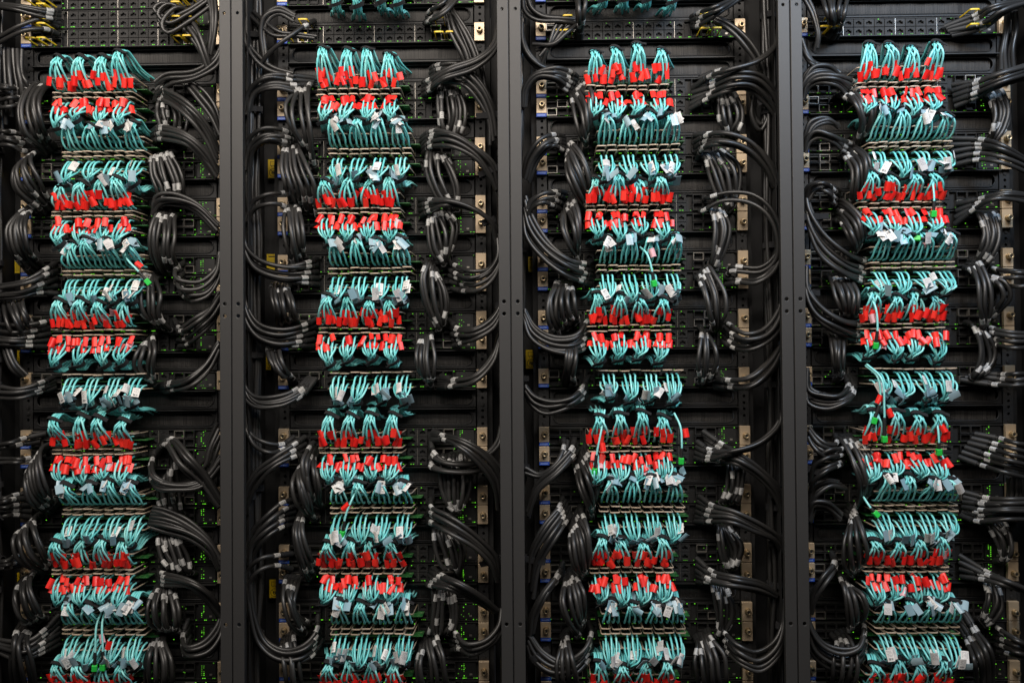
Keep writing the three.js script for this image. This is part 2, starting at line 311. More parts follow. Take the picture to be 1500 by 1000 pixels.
// ---------------------------------------------------------------- teal fibre bundles
const strapGeo = (() => { const g = new THREE.CylinderGeometry(1, 1, 1, 14, 1, true), i = new THREE.CylinderGeometry(0.86, 0.86, 1, 14, 1, true).scale(-1, 1, 1); return mergeGeometries([g, i, new THREE.RingGeometry(0.86, 1, 14).rotateX(-Math.PI / 2).translate(0, 0.5, 0), new THREE.RingGeometry(0.86, 1, 14).rotateX(Math.PI / 2).translate(0, -0.5, 0), bx(0.7, 0.9, 0.14, 0.95, 0, 0.75)]); })();
function orient(m, pos, tan, roll) {                          // y along the cable, z towards the aisle, then a roll about the cable
  const y = tan.clone().normalize(), z = V(0, 0, 1).addScaledVector(y, -y.z).normalize(), x = new THREE.Vector3().crossVectors(y, z);
  m.position.copy(pos); m.quaternion.setFromRotationMatrix(new THREE.Matrix4().makeBasis(x, y, z)).multiply(new THREE.Quaternion().setFromAxisAngle(V(0, 1, 0), roll));
}
const POS4 = ['leftmost', 'second', 'third', 'rightmost'];
// row: yb = edge shared by the two servers, dir +1: the cables rise from the server above that edge, -1: they drop from the one below
function tealBundle(b, rowNo, kEdge, dir, type, j, opt) {
  const c0 = type === 'A' ? 0 : 1, yb = yAt(kEdge), cx = bayX(b);
  const xm = COL(c0 + 2 * j + 0.5), n = opt.n ?? 7;
  const xs = xm + (opt.dx ?? rr(-0.008, 0.008)), hs = (opt.h ?? 0.067) + rr(-0.006, 0.008);
  const ws = rr(0.080, 0.100), S = V(cx + xs, yb + dir * hs, ZF + ws);
  const red = type === 'A' ? opt.red : 0, white = type === 'B' ? opt.white : 0;
  const look = red ? 'teal cable bundle with red tags' : white ? 'teal cable bundle with white paper tags' : opt.blue ? 'teal cable bundle with pale blue tags' : 'plain teal cable bundle with black strap';
  const o = thing('cable_bundle', `${look}, ${POS4[j]} in ${ORD[rowNo]} teal row of ${RACK[b]}`, 'cable bundle', S, 'teal cable bundles');
  const curves = [], boots = [];
  const tdx = (opt.tail ?? rr(-0.02, 0.02)), yBr = yb + dir * (opt.down ?? 1.5) * U + rr(-0.007, 0.007);
  for (let i = 0; i < n; i++) {
    const fx = (i - (n - 1) / 2) * (0.0325 / 6), row = i % 2 ? 1 : -1;
    const mx = xm + fx + rr(-0.001, 0.001), my = yb + dir * U / 2 + row * 0.0088;
    const a = i * 2.4, pr = i === 0 ? 0.001 : i % 2 ? 0.0048 : 0.0066; const ox = 1.5 * pr * Math.cos(a) + fx * 0.12, oz = 0.8 * pr * Math.sin(a);
    const near = dir > 0 ? (row > 0 ? 0.3 : 0.9) : (row < 0 ? 0.3 : 0.9);
    const up = (f) => my + (yb + dir * hs - my) * f;
    const pts = [
      V(mx, my, 0.044), V(mx, my + dir * 0.0005, 0.056), V(lerp(mx, xs, 0.02) + fx * 0.06, up(0.05), 0.072 + rr(0, 0.004)),
      V(lerp(mx, xs, 0.05) + fx * 0.10 + rr(-0.0015, 0.0015), up(0.27), 0.086 + rr(-0.001, 0.006)), V(lerp(mx, xs + ox, 0.34) + rr(-0.0015, 0.0015), up(0.68), ws + oz * 0.8 + 0.011),
      V(xs + ox, yb + dir * hs, ws + oz), V(xs + ox + tdx * 0.12, yb + dir * (hs + 0.013 * (opt.arch ?? 1)), ws - 0.020 + oz * 0.6), V(xs + ox * 1.6 + tdx * 0.5, lerp(yb + dir * hs, yBr, 0.55) + oz * 0.7, 0.034), V(xs + ox * 2 + tdx, yBr + oz, -0.012)];
    for (const p of pts) { p.x += cx - S.x; p.y -= S.y; p.z += ZF - S.z; }
    const c = new THREE.CatmullRomCurve3(pts, false, 'centripetal'); curves.push(c);
    part('fibre_cable', new THREE.TubeGeometry(c, 30, 0.00222, 7, false), pick(teals), o);
    boots.push(new THREE.CylinderGeometry(0.0027, 0.0037, 0.036, 7).rotateX(Math.PI / 2).translate(pts[0].x, pts[0].y, pts[0].z - 0.007));
  }
  part('connector_boots', mergeGeometries(boots), M.rubber, o).userData.kind = 'stuff';
  const st = part('strap', strapGeo, M.velcro, o); const tan = curves[0].getTangent(5 / 8);
  orient(st, V(0, 0, 0), tan, rr(-0.15, 0.25)); st.scale.set(0.0150, rr(0.007, 0.010), 0.0100);
  const fit = (name, geo, m, i, t, side, front, roll, flat) => {
    const c = curves[i % n], p = c.getPoint(t), q = part(name, geo, m, o); p.x += side; p.z += front; const tg = c.getTangent(t); if (flat) { tg.z *= 0.25; tg.x += rr(-0.38, 0.38) * tg.length(); } orient(q, p, tg, roll); return q;
  };
  for (let q = 0; q < red; q++) fit('red_tag', pick(tagGeos), pick(reds), (q * 3 + (opt.off ?? 0)) % n, dir > 0 ? rr(0.24, 0.35) : rr(0.22, 0.33), rr(-0.005, 0.005), 0.007 + rr(0, 0.010), rr(-0.75, 0.75), true);
  if (type === 'A' && rnd() < 0.22) fit('pink_tag', pick(tagGeos), M.pink, Math.floor(rnd() * n), rr(0.3, 0.42), rr(-0.006, 0.006), 0.002, rr(-0.8, 0.8));
  for (let q = 0; q < white; q++) fit('paper_tag', pick(paperGeos), pick(M.paper), Math.floor(rnd() * n), dir > 0 ? rr(0.48, 0.62) : rr(0.36, 0.56), rr(-0.007, 0.007), 0.005 + q * 0.003, rr(-1.0, 1.0));
  for (let q = 0; q < (opt.blue ?? 0); q++) { const m = fit('clear_tag', pick(paperGeos), pick([M.haze_blue, M.haze_blue_b]), Math.floor(rnd() * n), rr(0.50, 0.70), rr(-0.013, 0.013), rr(0.002, 0.013), rr(-0.9, 0.9)); m.rotateZ(rr(-0.6, 0.6)); }
}
const ROWS = [[-6, -1, 'B'], [0, 1, 'A'], [0, -1, 'A'], [3, 1, 'B'], [3, -1, 'B'], [6, 1, 'A'], [6, -1, 'A'], [9, 1, 'B'], [9, -1, 'B'], [12, 1, 'A'], [12, -1, 'A'], [14, -1, 'B'], [18, 1, 'A'], [18, -1, 'A'], [21, 1, 'B'], [21, -1, 'B'], [24, 1, 'A'], [24, -1, 'A'], [27, 1, 'B'], [27, -1, 'B'], [30, 1, 'A']];
for (let b = 0; b < 4; b++) {
  let no = 0;
  for (const [k, dir, type] of ROWS) {
    if (k === -6 && b % 3 === 0) continue;
    for (let j = 0; j < 4; j++) {
      const opt = { red: 5 + Math.floor(rnd() * 3), off: Math.floor(rnd() * 6) };
      if (k === -6) { opt.white = 0; opt.blue = 0; opt.h = 0.07; }
      else if (type === 'B') { opt.white = j === 1 ? (rnd() < 0.2 ? 1 : 0) : 1 + Math.floor(rnd() * 2.8); opt.blue = k === 14 ? 2 + Math.floor(rnd() * 3) : 1 + Math.floor(rnd() * 3.2); }
      if (k === 14) { opt.down = rr(1.7, 2.2); opt.tail = rr(-0.045, 0.045); }
      if (k === 18 && dir > 0) { opt.h = 0.074; opt.tail = rr(-0.03, 0.03); opt.down = rr(1.5, 2.0); }
      if (k === 0 && dir > 0) { opt.h = 0.082; opt.arch = 0.85; opt.dx = rr(-0.006, 0.008); opt.tail = rr(0.01, 0.04); opt.down = rr(1.25, 1.6); }
      tealBundle(b, no, k, dir, type, j, opt);
    }
    no++;
  }
}
// loose teal cables that end in a green cap
function loose(b, pts, tagAt, tagKind, place) {
  const P = pts.map(([x, y, w]) => at(x, y, w)); const base = P[0].clone();
  const o = thing('loose_cable', place, 'cable', base, 'loose teal cables with green caps');
  const c = new THREE.CatmullRomCurve3(P.map((p) => p.clone().sub(base)), false, 'centripetal');
  part('fibre_cable', tubeAlong(c, 0, 0.78, 0.0023, 24, 7, true), M.teal_c, o);
  part('boot', tubeAlong(c, 0.74, 0.97, 0.0036, 8, 9, true), M.rubber, o);
  const e = c.getPointAt(1), g = part('green_cap', new RoundedBoxGeometry(0.0115, 0.0145, 0.0105, 2, 0.0015), M.green_cap, o); orient(g, e, c.getTangentAt(0.98), rr(-0.3, 0.3));
  const t2 = part('plug_tip', new THREE.CylinderGeometry(0.0032, 0.0028, 0.007, 10), M.rubber, g, [0, 0.0095, 0]); t2.castShadow = true;
  if (tagAt) { const p = at(tagAt[0], tagAt[1], tagAt[2]).sub(base), m = part(tagKind + '_tag', tagGeos[3], tagKind === 'red' ? M.red_a : M.pink, o); orient(m, p, c.getTangentAt(0.5), 0.3); m.rotateZ(rr(-0.5, 0.5)); m.scale.setScalar(1.15); }
}
loose(0, [[182, 365, 0.07], [186, 380, 0.10], [200, 395, 0.105], [216, 413, 0.10]], [201, 389, 0.108], 'red', 'loose teal cable with red tag and green cap leaning right, leftmost rack');
loose(0, [[152, 888, 0.07], [141, 915, 0.10], [139, 950, 0.105], [138, 978, 0.10]], [146, 936, 0.100], 'pink', 'loose teal cable with green cap, left one at bottom of leftmost rack');
loose(0, [[155, 888, 0.07], [149, 915, 0.105], [150, 950, 0.11], [150, 977, 0.105]], [156, 945, 0.114], 'red', 'loose teal cable with red tag and green cap, bottom of leftmost rack');
loose(1, [[524, 712, 0.08], [516, 730, 0.105], [507, 752, 0.11], [501, 782, 0.105]], [505, 742, 0.112], 'red', 'loose teal cable with red tag and green cap, low in second rack');
loose(2, [[938, 362, 0.08], [948, 372, 0.105], [954, 390, 0.11], [958, 415, 0.105]], [955, 370, 0.104], 'pink', 'loose teal cable with pink tag and green cap, middle of third rack');
loose(2, [[886, 600, 0.08], [881, 630, 0.105], [875, 660, 0.108], [871, 690, 0.10]], [882, 655, 0.112], 'red', 'loose teal cable ending in green cap at left of third rack');
loose(2, [[988, 605, 0.08], [997, 625, 0.10], [999, 650, 0.105], [998, 675, 0.10]], [1004, 634, 0.106], 'red', 'loose teal cable ending in green cap at right of third rack');
loose(3, [[1362, 256, 0.07], [1367, 270, 0.10], [1369, 290, 0.105], [1368, 313, 0.10]], null, '', 'topmost loose teal cable with green cap in rightmost rack');
loose(3, [[1368, 335, 0.08], [1362, 345, 0.10], [1354, 349, 0.105], [1344, 349, 0.10]], [1358, 355, 0.098], 'pink', 'short loose cable with sideways green cap in rightmost rack');
loose(3, [[1272, 430, 0.08], [1283, 450, 0.105], [1286, 480, 0.108], [1283, 506, 0.10]], [1279, 466, 0.104], 'pink', 'loose teal cable with pink tag and green cap in rightmost rack');
loose(3, [[1268, 535, 0.07], [1286, 552, 0.10], [1290, 585, 0.105], [1281, 616, 0.10]], [1289, 585, 0.108], 'red', 'loose teal cable with shorter drop and green cap, rightmost rack');
loose(3, [[1270, 533, 0.075], [1292, 555, 0.11], [1296, 600, 0.112], [1296, 643, 0.105]], [1304, 605, 0.112], 'red', 'long loose teal cable with square red tag and green cap, rightmost rack');
loose(3, [[1368, 612, 0.08], [1374, 625, 0.10], [1376, 645, 0.104], [1376, 662, 0.10]], [1383, 627, 0.106], 'red', 'loose teal cable with bright red tag at right in rightmost rack');
loose(3, [[1262, 722, 0.06], [1270, 735, 0.09], [1277, 745, 0.098], [1284, 753, 0.10]], null, '', 'loose black ended cable with green cap, low in rightmost rack');

// ---------------------------------------------------------------- black cables
const VIEW = { A: [340, 0, 0.28], B: [340, 260, 0.28], C: [340, 500, 0.28], D: [340, 720, 0.28], E: [750, 0, 0.28], F: [750, 260, 0.28], G: [750, 500, 0.28], H: [750, 720, 0.28], I: [0, 0, 0.26], J: [0, 250, 0.26], K: [0, 500, 0.26], L: [0, 740, 0.26], M: [1140, 0, 0.26], N: [1140, 250, 0.26], O: [1140, 500, 0.26], Q: [1140, 740, 0.26] };
const groups = [];
// mode a: plug at the first point, white sleeve at the second, ends at the post; v: hangs from plug to plug; n: plain run
function cables(view, side, mode, n, first, last, depth) { groups.push({ view, side, mode, n, first, last, depth }); }
cables('A', 'l', 'n', 3, [[330, 80], [240, 45], [170, 80], [150, 150], [160, 300]], [[320, 110], [240, 75], [190, 100], [165, 170], [180, 330]]);
cables('A', 'l', 'a', 1, [[430, 110], [385, 130], [290, 190], [200, 265], [150, 330]], [[430, 110], [385, 130], [290, 190], [200, 265], [150, 330]]);
cables('A', 'l', 'n', 2, [[440, 190], [330, 170], [240, 160], [180, 120], [110, 60]], [[430, 200], [330, 185], [230, 180], [170, 140], [90, 80]]);
cables('A', 'l', 'n', 2, [[320, 400], [180, 370], [100, 310], [65, 230], [60, 100]], [[320, 385], [200, 360], [125, 300], [80, 230], [75, 100]]);
cables('A', 'l', 'a', 4, [[430, 410], [285, 393], [170, 400], [80, 470], [55, 600]], [[400, 480], [345, 490], [230, 470], [120, 500], [85, 600]]);
cables('A', 'l', 'a', 4, [[330, 720], [280, 693], [180, 680], [90, 740], [60, 880]], [[330, 770], [270, 757], [180, 750], [110, 800], [95, 920]]);
cables('A', 'l', 'v', 4, [[330, 490], [290, 560], [310, 660], [385, 770]], [[402, 440], [405, 560], [425, 700], [425, 850]]);
cables('A', 'l', 'v', 5, [[275, 770], [255, 880], [275, 980], [300, 1030]], [[350, 770], [380, 880], [420, 980], [440, 1110]]);
cables('B', 'l', 'a', 2, [[330, 75], [255, 75], [170, 85], [100, 130], [70, 230]], [[300, 180], [265, 155], [190, 145], [110, 170], [85, 230]]);
cables('B', 'l', 'v', 5, [[285, 160], [270, 260], [290, 370], [330, 460]], [[345, 150], [372, 260], [380, 350], [372, 400]]);
cables('B', 'l', 'a', 4, [[440, 425], [400, 445], [290, 462], [150, 430], [80, 360], [55, 250]], [[450, 560], [385, 547], [250, 535], [120, 480], [65, 400], [50, 250]]);
cables('B', 'l', 'v', 5, [[205, 560], [200, 650], [215, 720], [235, 760]], [[290, 570], [315, 640], [330, 700], [345, 755]]);
cables('B', 'l', 'a', 4, [[440, 740], [370, 772], [250, 800], [130, 770], [70, 680], [55, 560]], [[420, 880], [335, 880], [220, 880], [120, 840], [60, 740], [50, 560]]);
cables('B', 'l', 'v', 3, [[185, 880], [195, 960], [240, 1030], [290, 1047]], [[245, 880], [260, 960], [280, 1010], [310, 1040]]);
cables('C', 'l', 'a', 4, [[400, 190], [340, 247], [240, 290], [120, 290], [65, 220], [55, 100]], [[440, 195], [365, 290], [250, 345], [120, 345], [60, 270], [50, 100]]);
cables('C', 'l', 'a', 2, [[320, 500], [262, 543], [170, 540], [90, 480], [60, 350]], [[360, 510], [245, 575], [180, 590], [110, 550], [60, 440]]);
cables('C', 'l', 'a', 3, [[380, 500], [315, 543], [230, 600], [120, 680], [70, 780], [65, 900]], [[380, 600], [320, 607], [220, 660], [130, 740], [85, 830], [80, 900]]);
cables('C', 'l', 'v', 4, [[405, 555], [370, 640], [380, 740], [440, 850]], [[430, 610], [430, 700], [445, 780], [462, 850]]);
cables('C', 'l', 'v', 4, [[342, 670], [322, 740], [345, 830], [410, 920]], [[375, 640], [380, 760], [400, 850], [430, 915]]);
cables('D', 'l', 'a', 4, [[330, 40], [265, 65], [180, 130], [100, 220], [70, 330]], [[320, 170], [252, 180], [180, 230], [110, 310], [95, 400]]);
cables('D', 'l', 'v', 5, [[345, 130], [315, 220], [340, 340], [390, 455]], [[372, 130], [375, 230], [400, 320], [432, 385]]);
cables('D', 'l', 'a', 2, [[310, 325], [243, 345], [160, 360], [90, 420], [70, 550]], [[310, 405], [232, 392], [150, 420], [90, 500], [80, 620]]);
cables('D', 'l', 'a', 4, [[450, 650], [443, 730], [380, 800], [280, 825], [180, 780], [120, 650], [100, 480]], [[470, 770], [415, 862], [330, 900], [220, 890], [130, 800], [80, 600], [75, 450]]);
cables('D', 'l', 'v', 4, [[275, 470], [275, 580], [310, 690], [370, 757]], [[345, 485], [325, 560], [335, 620], [385, 675]]);
cables('D', 'l', 'v', 4, [[255, 800], [265, 900], [275, 980], [290, 1050]], [[320, 760], [335, 900], [345, 980], [360, 1050]]);
cables('A', 'r', 'a', 3, [[1030, 90], [1040, 50], [1090, 10], [1150, -60]], [[1010, 120], [1045, 105], [1110, 70], [1200, -30]]);
cables('A', 'r', 'n', 4, [[1120, 50], [1140, 150], [1200, 270], [1230, 360]], [[1150, 45], [1250, 180], [1300, 320], [1325, 470]]);
cables('A', 'r', 'a', 3, [[1000, 430], [1035, 412], [1150, 350], [1290, 295], [1370, 230], [1390, 120]], [[1000, 500], [1035, 470], [1110, 410], [1270, 355], [1385, 250], [1395, 120]]);
cables('A', 'r', 'a', 5, [[1040, 360], [1090, 343], [1200, 340], [1310, 440], [1370, 560], [1390, 700]], [[1040, 480], [1090, 440], [1200, 450], [1290, 540], [1340, 650], [1350, 760]], 0.08);
cables('A', 'r', 'v', 6, [[1080, 440], [1078, 560], [1085, 620], [1090, 670]], [[1190, 480], [1215, 560], [1212, 640], [1195, 700]], 0.05);
cables('A', 'r', 'a', 4, [[990, 720], [1040, 690], [1150, 700], [1270, 770], [1370, 860], [1390, 960]], [[1000, 800], [1040, 765], [1150, 760], [1270, 830], [1340, 920], [1385, 1000]]);
cables('A', 'r', 'v', 6, [[1020, 800], [1025, 900], [1070, 1020], [1120, 1090]], [[1130, 820], [1170, 900], [1195, 1000], [1190, 1080]], 0.055);
cables('B', 'r', 'a', 3, [[980, 120], [1030, 112], [1150, 115], [1270, 160], [1360, 240], [1390, 330]], [[990, 200], [1020, 178], [1110, 145], [1220, 160], [1330, 215], [1385, 350]]);
cables('B', 'r', 'a', 4, [[1130, 440], [1168, 467], [1250, 500], [1340, 480], [1390, 400], [1385, 300]], [[1150, 580], [1205, 588], [1290, 580], [1360, 520], [1400, 430], [1400, 300]]);
cables('B', 'r', 'v', 6, [[1030, 210], [1035, 300], [1060, 400], [1093, 445]], [[1130, 180], [1165, 260], [1155, 340], [1130, 410]], 0.06);
cables('B', 'r', 'v', 6, [[1020, 440], [990, 520], [1010, 650], [1070, 780]], [[1070, 500], [1115, 590], [1125, 680], [1108, 745]], 0.06);
cables('B', 'r', 'a', 4, [[1140, 750], [1168, 785], [1260, 790], [1350, 740], [1400, 660], [1400, 560]], [[1160, 880], [1195, 862], [1280, 840], [1370, 780], [1405, 680], [1405, 600]]);
cables('B', 'r', 'v', 4, [[985, 850], [960, 940], [975, 1020], [1030, 1072]], [[1040, 830], [1048, 930], [1046, 1020], [1040, 1075]]);
cables('C', 'r', 'a', 4, [[1090, 180], [1165, 190], [1270, 160], [1350, 70], [1400, -40]], [[1080, 240], [1145, 237], [1270, 215], [1370, 110], [1405, -20]]);
cables('C', 'r', 'a', 5, [[1050, 470], [1110, 490], [1220, 520], [1330, 580], [1405, 680], [1410, 800]], [[1040, 520], [1110, 515], [1200, 560], [1300, 650], [1370, 760], [1390, 880]]);
cables('C', 'r', 'a', 3, [[1040, 520], [1047, 580], [1120, 630], [1230, 635], [1320, 620]], [[1040, 620], [1045, 668], [1130, 690], [1240, 690], [1330, 670]], 0.08);
cables('C', 'r', 'n', 2, [[1405, 440], [1390, 520], [1340, 580], [1280, 600]], [[1412, 460], [1398, 540], [1350, 590], [1290, 612]]);
cables('C', 'r', 'v', 6, [[1100, 620], [1095, 750], [1120, 860], [1160, 890]], [[1215, 600], [1235, 720], [1220, 830], [1190, 885]], 0.05);
cables('D', 'r', 'a', 5, [[1040, 40], [1052, 78], [1150, 130], [1280, 230], [1380, 330], [1400, 420]], [[1020, 160], [1040, 175], [1150, 240], [1270, 310], [1350, 390], [1385, 470]]);
cables('D', 'r', 'v', 6, [[1055, 210], [1075, 320], [1110, 400], [1165, 400]], [[1170, 230], [1215, 300], [1210, 370], [1190, 430]], 0.05);
cables('D', 'r', 'a', 4, [[1050, 400], [1095, 435], [1200, 480], [1310, 550], [1390, 620]], [[1020, 480], [1045, 490], [1150, 510], [1280, 570], [1370, 630]]);
cables('D', 'r', 'v', 6, [[1050, 500], [1045, 600], [1038, 680], [1030, 740]], [[1160, 540], [1180, 620], [1178, 680], [1155, 730]], 0.05);
cables('D', 'r', 'a', 4, [[1140, 710], [1172, 745], [1220, 795], [1310, 780], [1390, 700], [1410, 610]], [[1150, 830], [1197, 828], [1270, 860], [1360, 810], [1405, 740], [1410, 640]]);
cables('D', 'r', 'v', 5, [[985, 825], [970, 900], [975, 970], [990, 1060]], [[1070, 760], [1110, 850], [1130, 950], [1140, 1060]]);
cables('E', 'l', 'n', 3, [[350, 90], [250, 80], [160, 65], [100, 20], [90, -60]], [[350, 125], [250, 105], [130, 95], [70, 50], [60, -60]]);
cables('E', 'l', 'n', 3, [[300, 70], [230, 130], [190, 230], [160, 330]], [[350, 120], [280, 180], [210, 235], [110, 230]]);
cables('E', 'l', 'v', 3, [[320, -40], [328, 20], [335, 80], [345, 150]], [[380, -40], [375, 20], [368, 75], [365, 150]]);
cables('E', 'l', 'n', 3, [[220, 365], [150, 345], [90, 290], [55, 210], [50, 100]], [[240, 380], [170, 365], [110, 320], [65, 240], [58, 100]]);
cables('E', 'l', 'a', 4, [[340, 400], [295, 372], [220, 355], [120, 380], [60, 450], [50, 560]], [[320, 490], [283, 470], [230, 430], [150, 420], [90, 470], [70, 560]]);
cables('E', 'l', 'v', 6, [[310, 500], [340, 600], [360, 700], [385, 760]], [[375, 435], [430, 500], [430, 600], [395, 690]]);
cables('E', 'l', 'a', 4, [[270, 720], [215, 707], [150, 740], [80, 830], [60, 930]], [[300, 800], [250, 785], [200, 765], [130, 840], [90, 950]]);
cables('E', 'l', 'v', 6, [[290, 820], [300, 900], [340, 1000], [380, 1100]], [[305, 740], [370, 820], [405, 920], [410, 1010]]);
cables('F', 'l', 'a', 3, [[280, 80], [230, 67], [150, 80], [80, 140], [65, 240]], [[260, 170], [212, 142], [150, 125], [90, 170], [75, 260]]);
cables('F', 'l', 'a', 5, [[420, 440], [375, 445], [290, 420], [180, 330], [100, 200], [70, 100]], [[410, 555], [362, 545], [280, 510], [170, 430], [80, 310], [60, 200]]);
cables('F', 'l', 'v', 6, [[258, 205], [270, 290], [300, 370], [340, 430]], [[315, 105], [350, 200], [355, 300], [345, 380]]);
cables('F', 'l', 'v', 6, [[232, 550], [190, 640], [190, 740], [225, 820]], [[310, 560], [325, 640], [335, 700], [345, 740]]);
cables('F', 'l', 'a', 5, [[405, 720], [385, 760], [330, 830], [220, 840], [120, 780], [65, 690]], [[410, 860], [360, 905], [270, 920], [160, 890], [90, 830], [60, 730]]);
cables('G', 'l', 'v', 4, [[285, 0], [285, 80], [280, 140], [272, 195]], [[340, 0], [342, 80], [335, 150], [325, 210]]);
cables('G', 'l', 'a', 4, [[395, 190], [368, 240], [310, 290], [210, 305], [120, 280], [70, 230]], [[385, 280], [362, 300], [280, 350], [180, 365], [110, 330], [70, 270]]);
cables('G', 'l', 'a', 2, [[270, 510], [275, 565], [230, 640], [150, 690], [70, 660]], [[290, 520], [270, 590], [220, 660], [140, 710], [68, 690]]);
cables('G', 'l', 'a', 4, [[325, 510], [315, 550], [230, 660], [130, 750], [80, 880]], [[350, 590], [312, 628], [230, 710], [130, 800], [85, 920]]);
cables('G', 'l', 'v', 7, [[335, 672], [350, 770], [390, 860], [420, 910]], [[385, 565], [430, 660], [450, 760], [430, 840]]);
cables('H', 'l', 'a', 5, [[265, 30], [245, 85], [170, 190], [100, 320], [85, 450]], [[310, 120], [275, 172], [220, 260], [140, 390], [110, 560]]);
cables('H', 'l', 'v', 7, [[310, 200], [310, 300], [330, 400], [370, 450]], [[365, 105], [410, 200], [420, 320], [400, 410]]);
cables('H', 'l', 'a', 3, [[265, 370], [232, 427], [160, 520], [100, 650], [85, 760]], [[270, 450], [232, 482], [180, 560], [130, 650], [110, 740]]);
cables('H', 'l', 'v', 6, [[275, 470], [260, 580], [300, 690], [345, 755]], [[325, 430], [370, 540], [378, 620], [375, 690]]);
cables('H', 'l', 'a', 5, [[400, 680], [410, 740], [360, 830], [260, 880], [160, 830], [90, 740]], [[420, 840], [395, 880], [310, 950], [200, 950], [110, 880], [80, 800]]);
cables('H', 'l', 'v', 5, [[265, 790], [250, 880], [252, 960], [260, 1040]], [[290, 760], [330, 880], [345, 960], [350, 1040]]);
cables('E', 'r', 'a', 3, [[940, 90], [990, 65], [1060, 35], [1120, 5], [1200, -40]], [[950, 140], [990, 130], [1080, 80], [1180, 10], [1260, -40]]);
cables('E', 'r', 'n', 4, [[1060, 80], [1150, 120], [1250, 210], [1310, 330], [1330, 440]], [[1060, 115], [1150, 170], [1220, 250], [1280, 330], [1310, 440]]);
cables('E', 'r', 'a', 2, [[980, 410], [1090, 367], [1200, 350], [1320, 290], [1390, 220], [1400, 100]], [[950, 460], [1040, 403], [1150, 365], [1300, 320], [1385, 240], [1395, 100]]);
cables('E', 'r', 'a', 4, [[950, 460], [1055, 428], [1170, 380], [1290, 390], [1370, 470], [1400, 560]], [[935, 570], [1025, 513], [1120, 470], [1230, 460], [1330, 540], [1400, 640]]);
cables('E', 'r', 'v', 5, [[1080, 510], [1090, 580], [1098, 630], [1110, 680]], [[1160, 480], [1210, 560], [1208, 620], [1190, 670]], 0.05);
cables('E', 'r', 'a', 4, [[955, 710], [1027, 690], [1140, 690], [1270, 750], [1360, 860], [1400, 960]], [[970, 830], [1008, 787], [1090, 760], [1210, 790], [1320, 880], [1370, 980]]);
cables('E', 'r', 'v', 6, [[1015, 825], [1040, 920], [1080, 1020], [1130, 1090]], [[1100, 790], [1180, 860], [1190, 960], [1170, 1050]], 0.055);
cables('E', 'r', 'n', 3, [[1255, 500], [1250, 600], [1290, 680], [1350, 600], [1360, 480]], [[1275, 500], [1270, 600], [1300, 650], [1335, 580], [1340, 480]], 0.03);
cables('F', 'r', 'v', 2, [[1022, 106], [1130, 80], [1260, 90], [1360, 160], [1410, 280], [1390, 400], [1310, 470], [1150, 465]], [[1000, 175], [1100, 120], [1230, 120], [1330, 190], [1380, 300], [1370, 420], [1300, 490], [1145, 490]], 0.09);
cables('F', 'r', 'a', 2, [[1110, 520], [1200, 540], [1290, 530], [1370, 470], [1395, 380], [1400, 250]], [[1120, 560], [1185, 555], [1280, 555], [1370, 500], [1405, 400], [1410, 250]]);
cables('F', 'r', 'v', 6, [[1040, 160], [1062, 260], [1058, 350], [1045, 430]], [[1095, 170], [1140, 260], [1120, 370], [1075, 460]], 0.055);
cables('F', 'r', 'v', 5, [[975, 530], [1010, 620], [1030, 720], [1048, 785]], [[1035, 470], [1105, 600], [1110, 700], [1090, 770]]);
cables('F', 'r', 'a', 4, [[1105, 745], [1155, 780], [1240, 820], [1330, 800], [1400, 700], [1415, 600]], [[1105, 850], [1160, 888], [1250, 895], [1350, 840], [1410, 760], [1420, 650]]);
cables('F', 'r', 'v', 4, [[993, 795], [985, 900], [982, 980], [985, 1060]], [[1040, 840], [1080, 920], [1085, 980], [1055, 1040]]);
cables('G', 'r', 'a', 4, [[1050, 190], [1115, 200], [1230, 190], [1340, 100], [1410, 0]], [[1060, 240], [1168, 250], [1270, 240], [1370, 150], [1420, 40]]);
cables('G', 'r', 'a', 3, [[970, 525], [1032, 562], [1150, 560], [1290, 520], [1390, 420], [1420, 320]], [[960, 610], [1035, 618], [1150, 585], [1280, 550], [1390, 470], [1425, 370]], 0.1);
cables('G', 'r', 'a', 5, [[1000, 470], [1110, 530], [1200, 580], [1310, 660], [1400, 760], [1425, 860]], [[1030, 560], [1085, 620], [1190, 640], [1300, 710], [1380, 810], [1420, 920]]);
cables('G', 'r', 'v', 5, [[1130, 650], [1140, 720], [1130, 780], [1100, 830]], [[1200, 640], [1225, 700], [1220, 770], [1190, 830]], 0.05);
cables('G', 'r', 'a', 5, [[980, 810], [1047, 855], [1170, 890], [1310, 960], [1400, 1020], [1425, 1080]], [[960, 940], [1035, 950], [1150, 955], [1270, 1000], [1370, 1040], [1410, 1100]]);
cables('H', 'r', 'v', 6, [[1080, 190], [1090, 280], [1105, 340], [1125, 400]], [[1150, 200], [1210, 290], [1205, 340], [1175, 390]], 0.05);
cables('H', 'r', 'a', 4, [[965, 350], [1050, 415], [1170, 450], [1300, 480], [1390, 540]], [[970, 470], [1030, 477], [1150, 500], [1280, 520], [1380, 550]]);
cables('H', 'r', 'v', 6, [[1050, 490], [1060, 600], [1068, 680], [1075, 750]], [[1130, 510], [1160, 600], [1152, 670], [1120, 730]], 0.05);
cables('H', 'r', 'a', 4, [[1085, 715], [1115, 745], [1180, 810], [1270, 850], [1370, 790], [1415, 680], [1420, 560]], [[1110, 820], [1140, 845], [1210, 910], [1300, 940], [1400, 860], [1425, 720], [1430, 600]]);
cables('H', 'r', 'v', 6, [[970, 800], [965, 900], [975, 970], [990, 1050]], [[1040, 760], [1110, 860], [1120, 950], [1120, 1050]]);
cables('I', 'l', 'a', 3, [[330, 60], [285, 60], [150, 40], [0, 20], [-80, 10]], [[330, 130], [255, 108], [120, 70], [0, 50], [-80, 40]]);
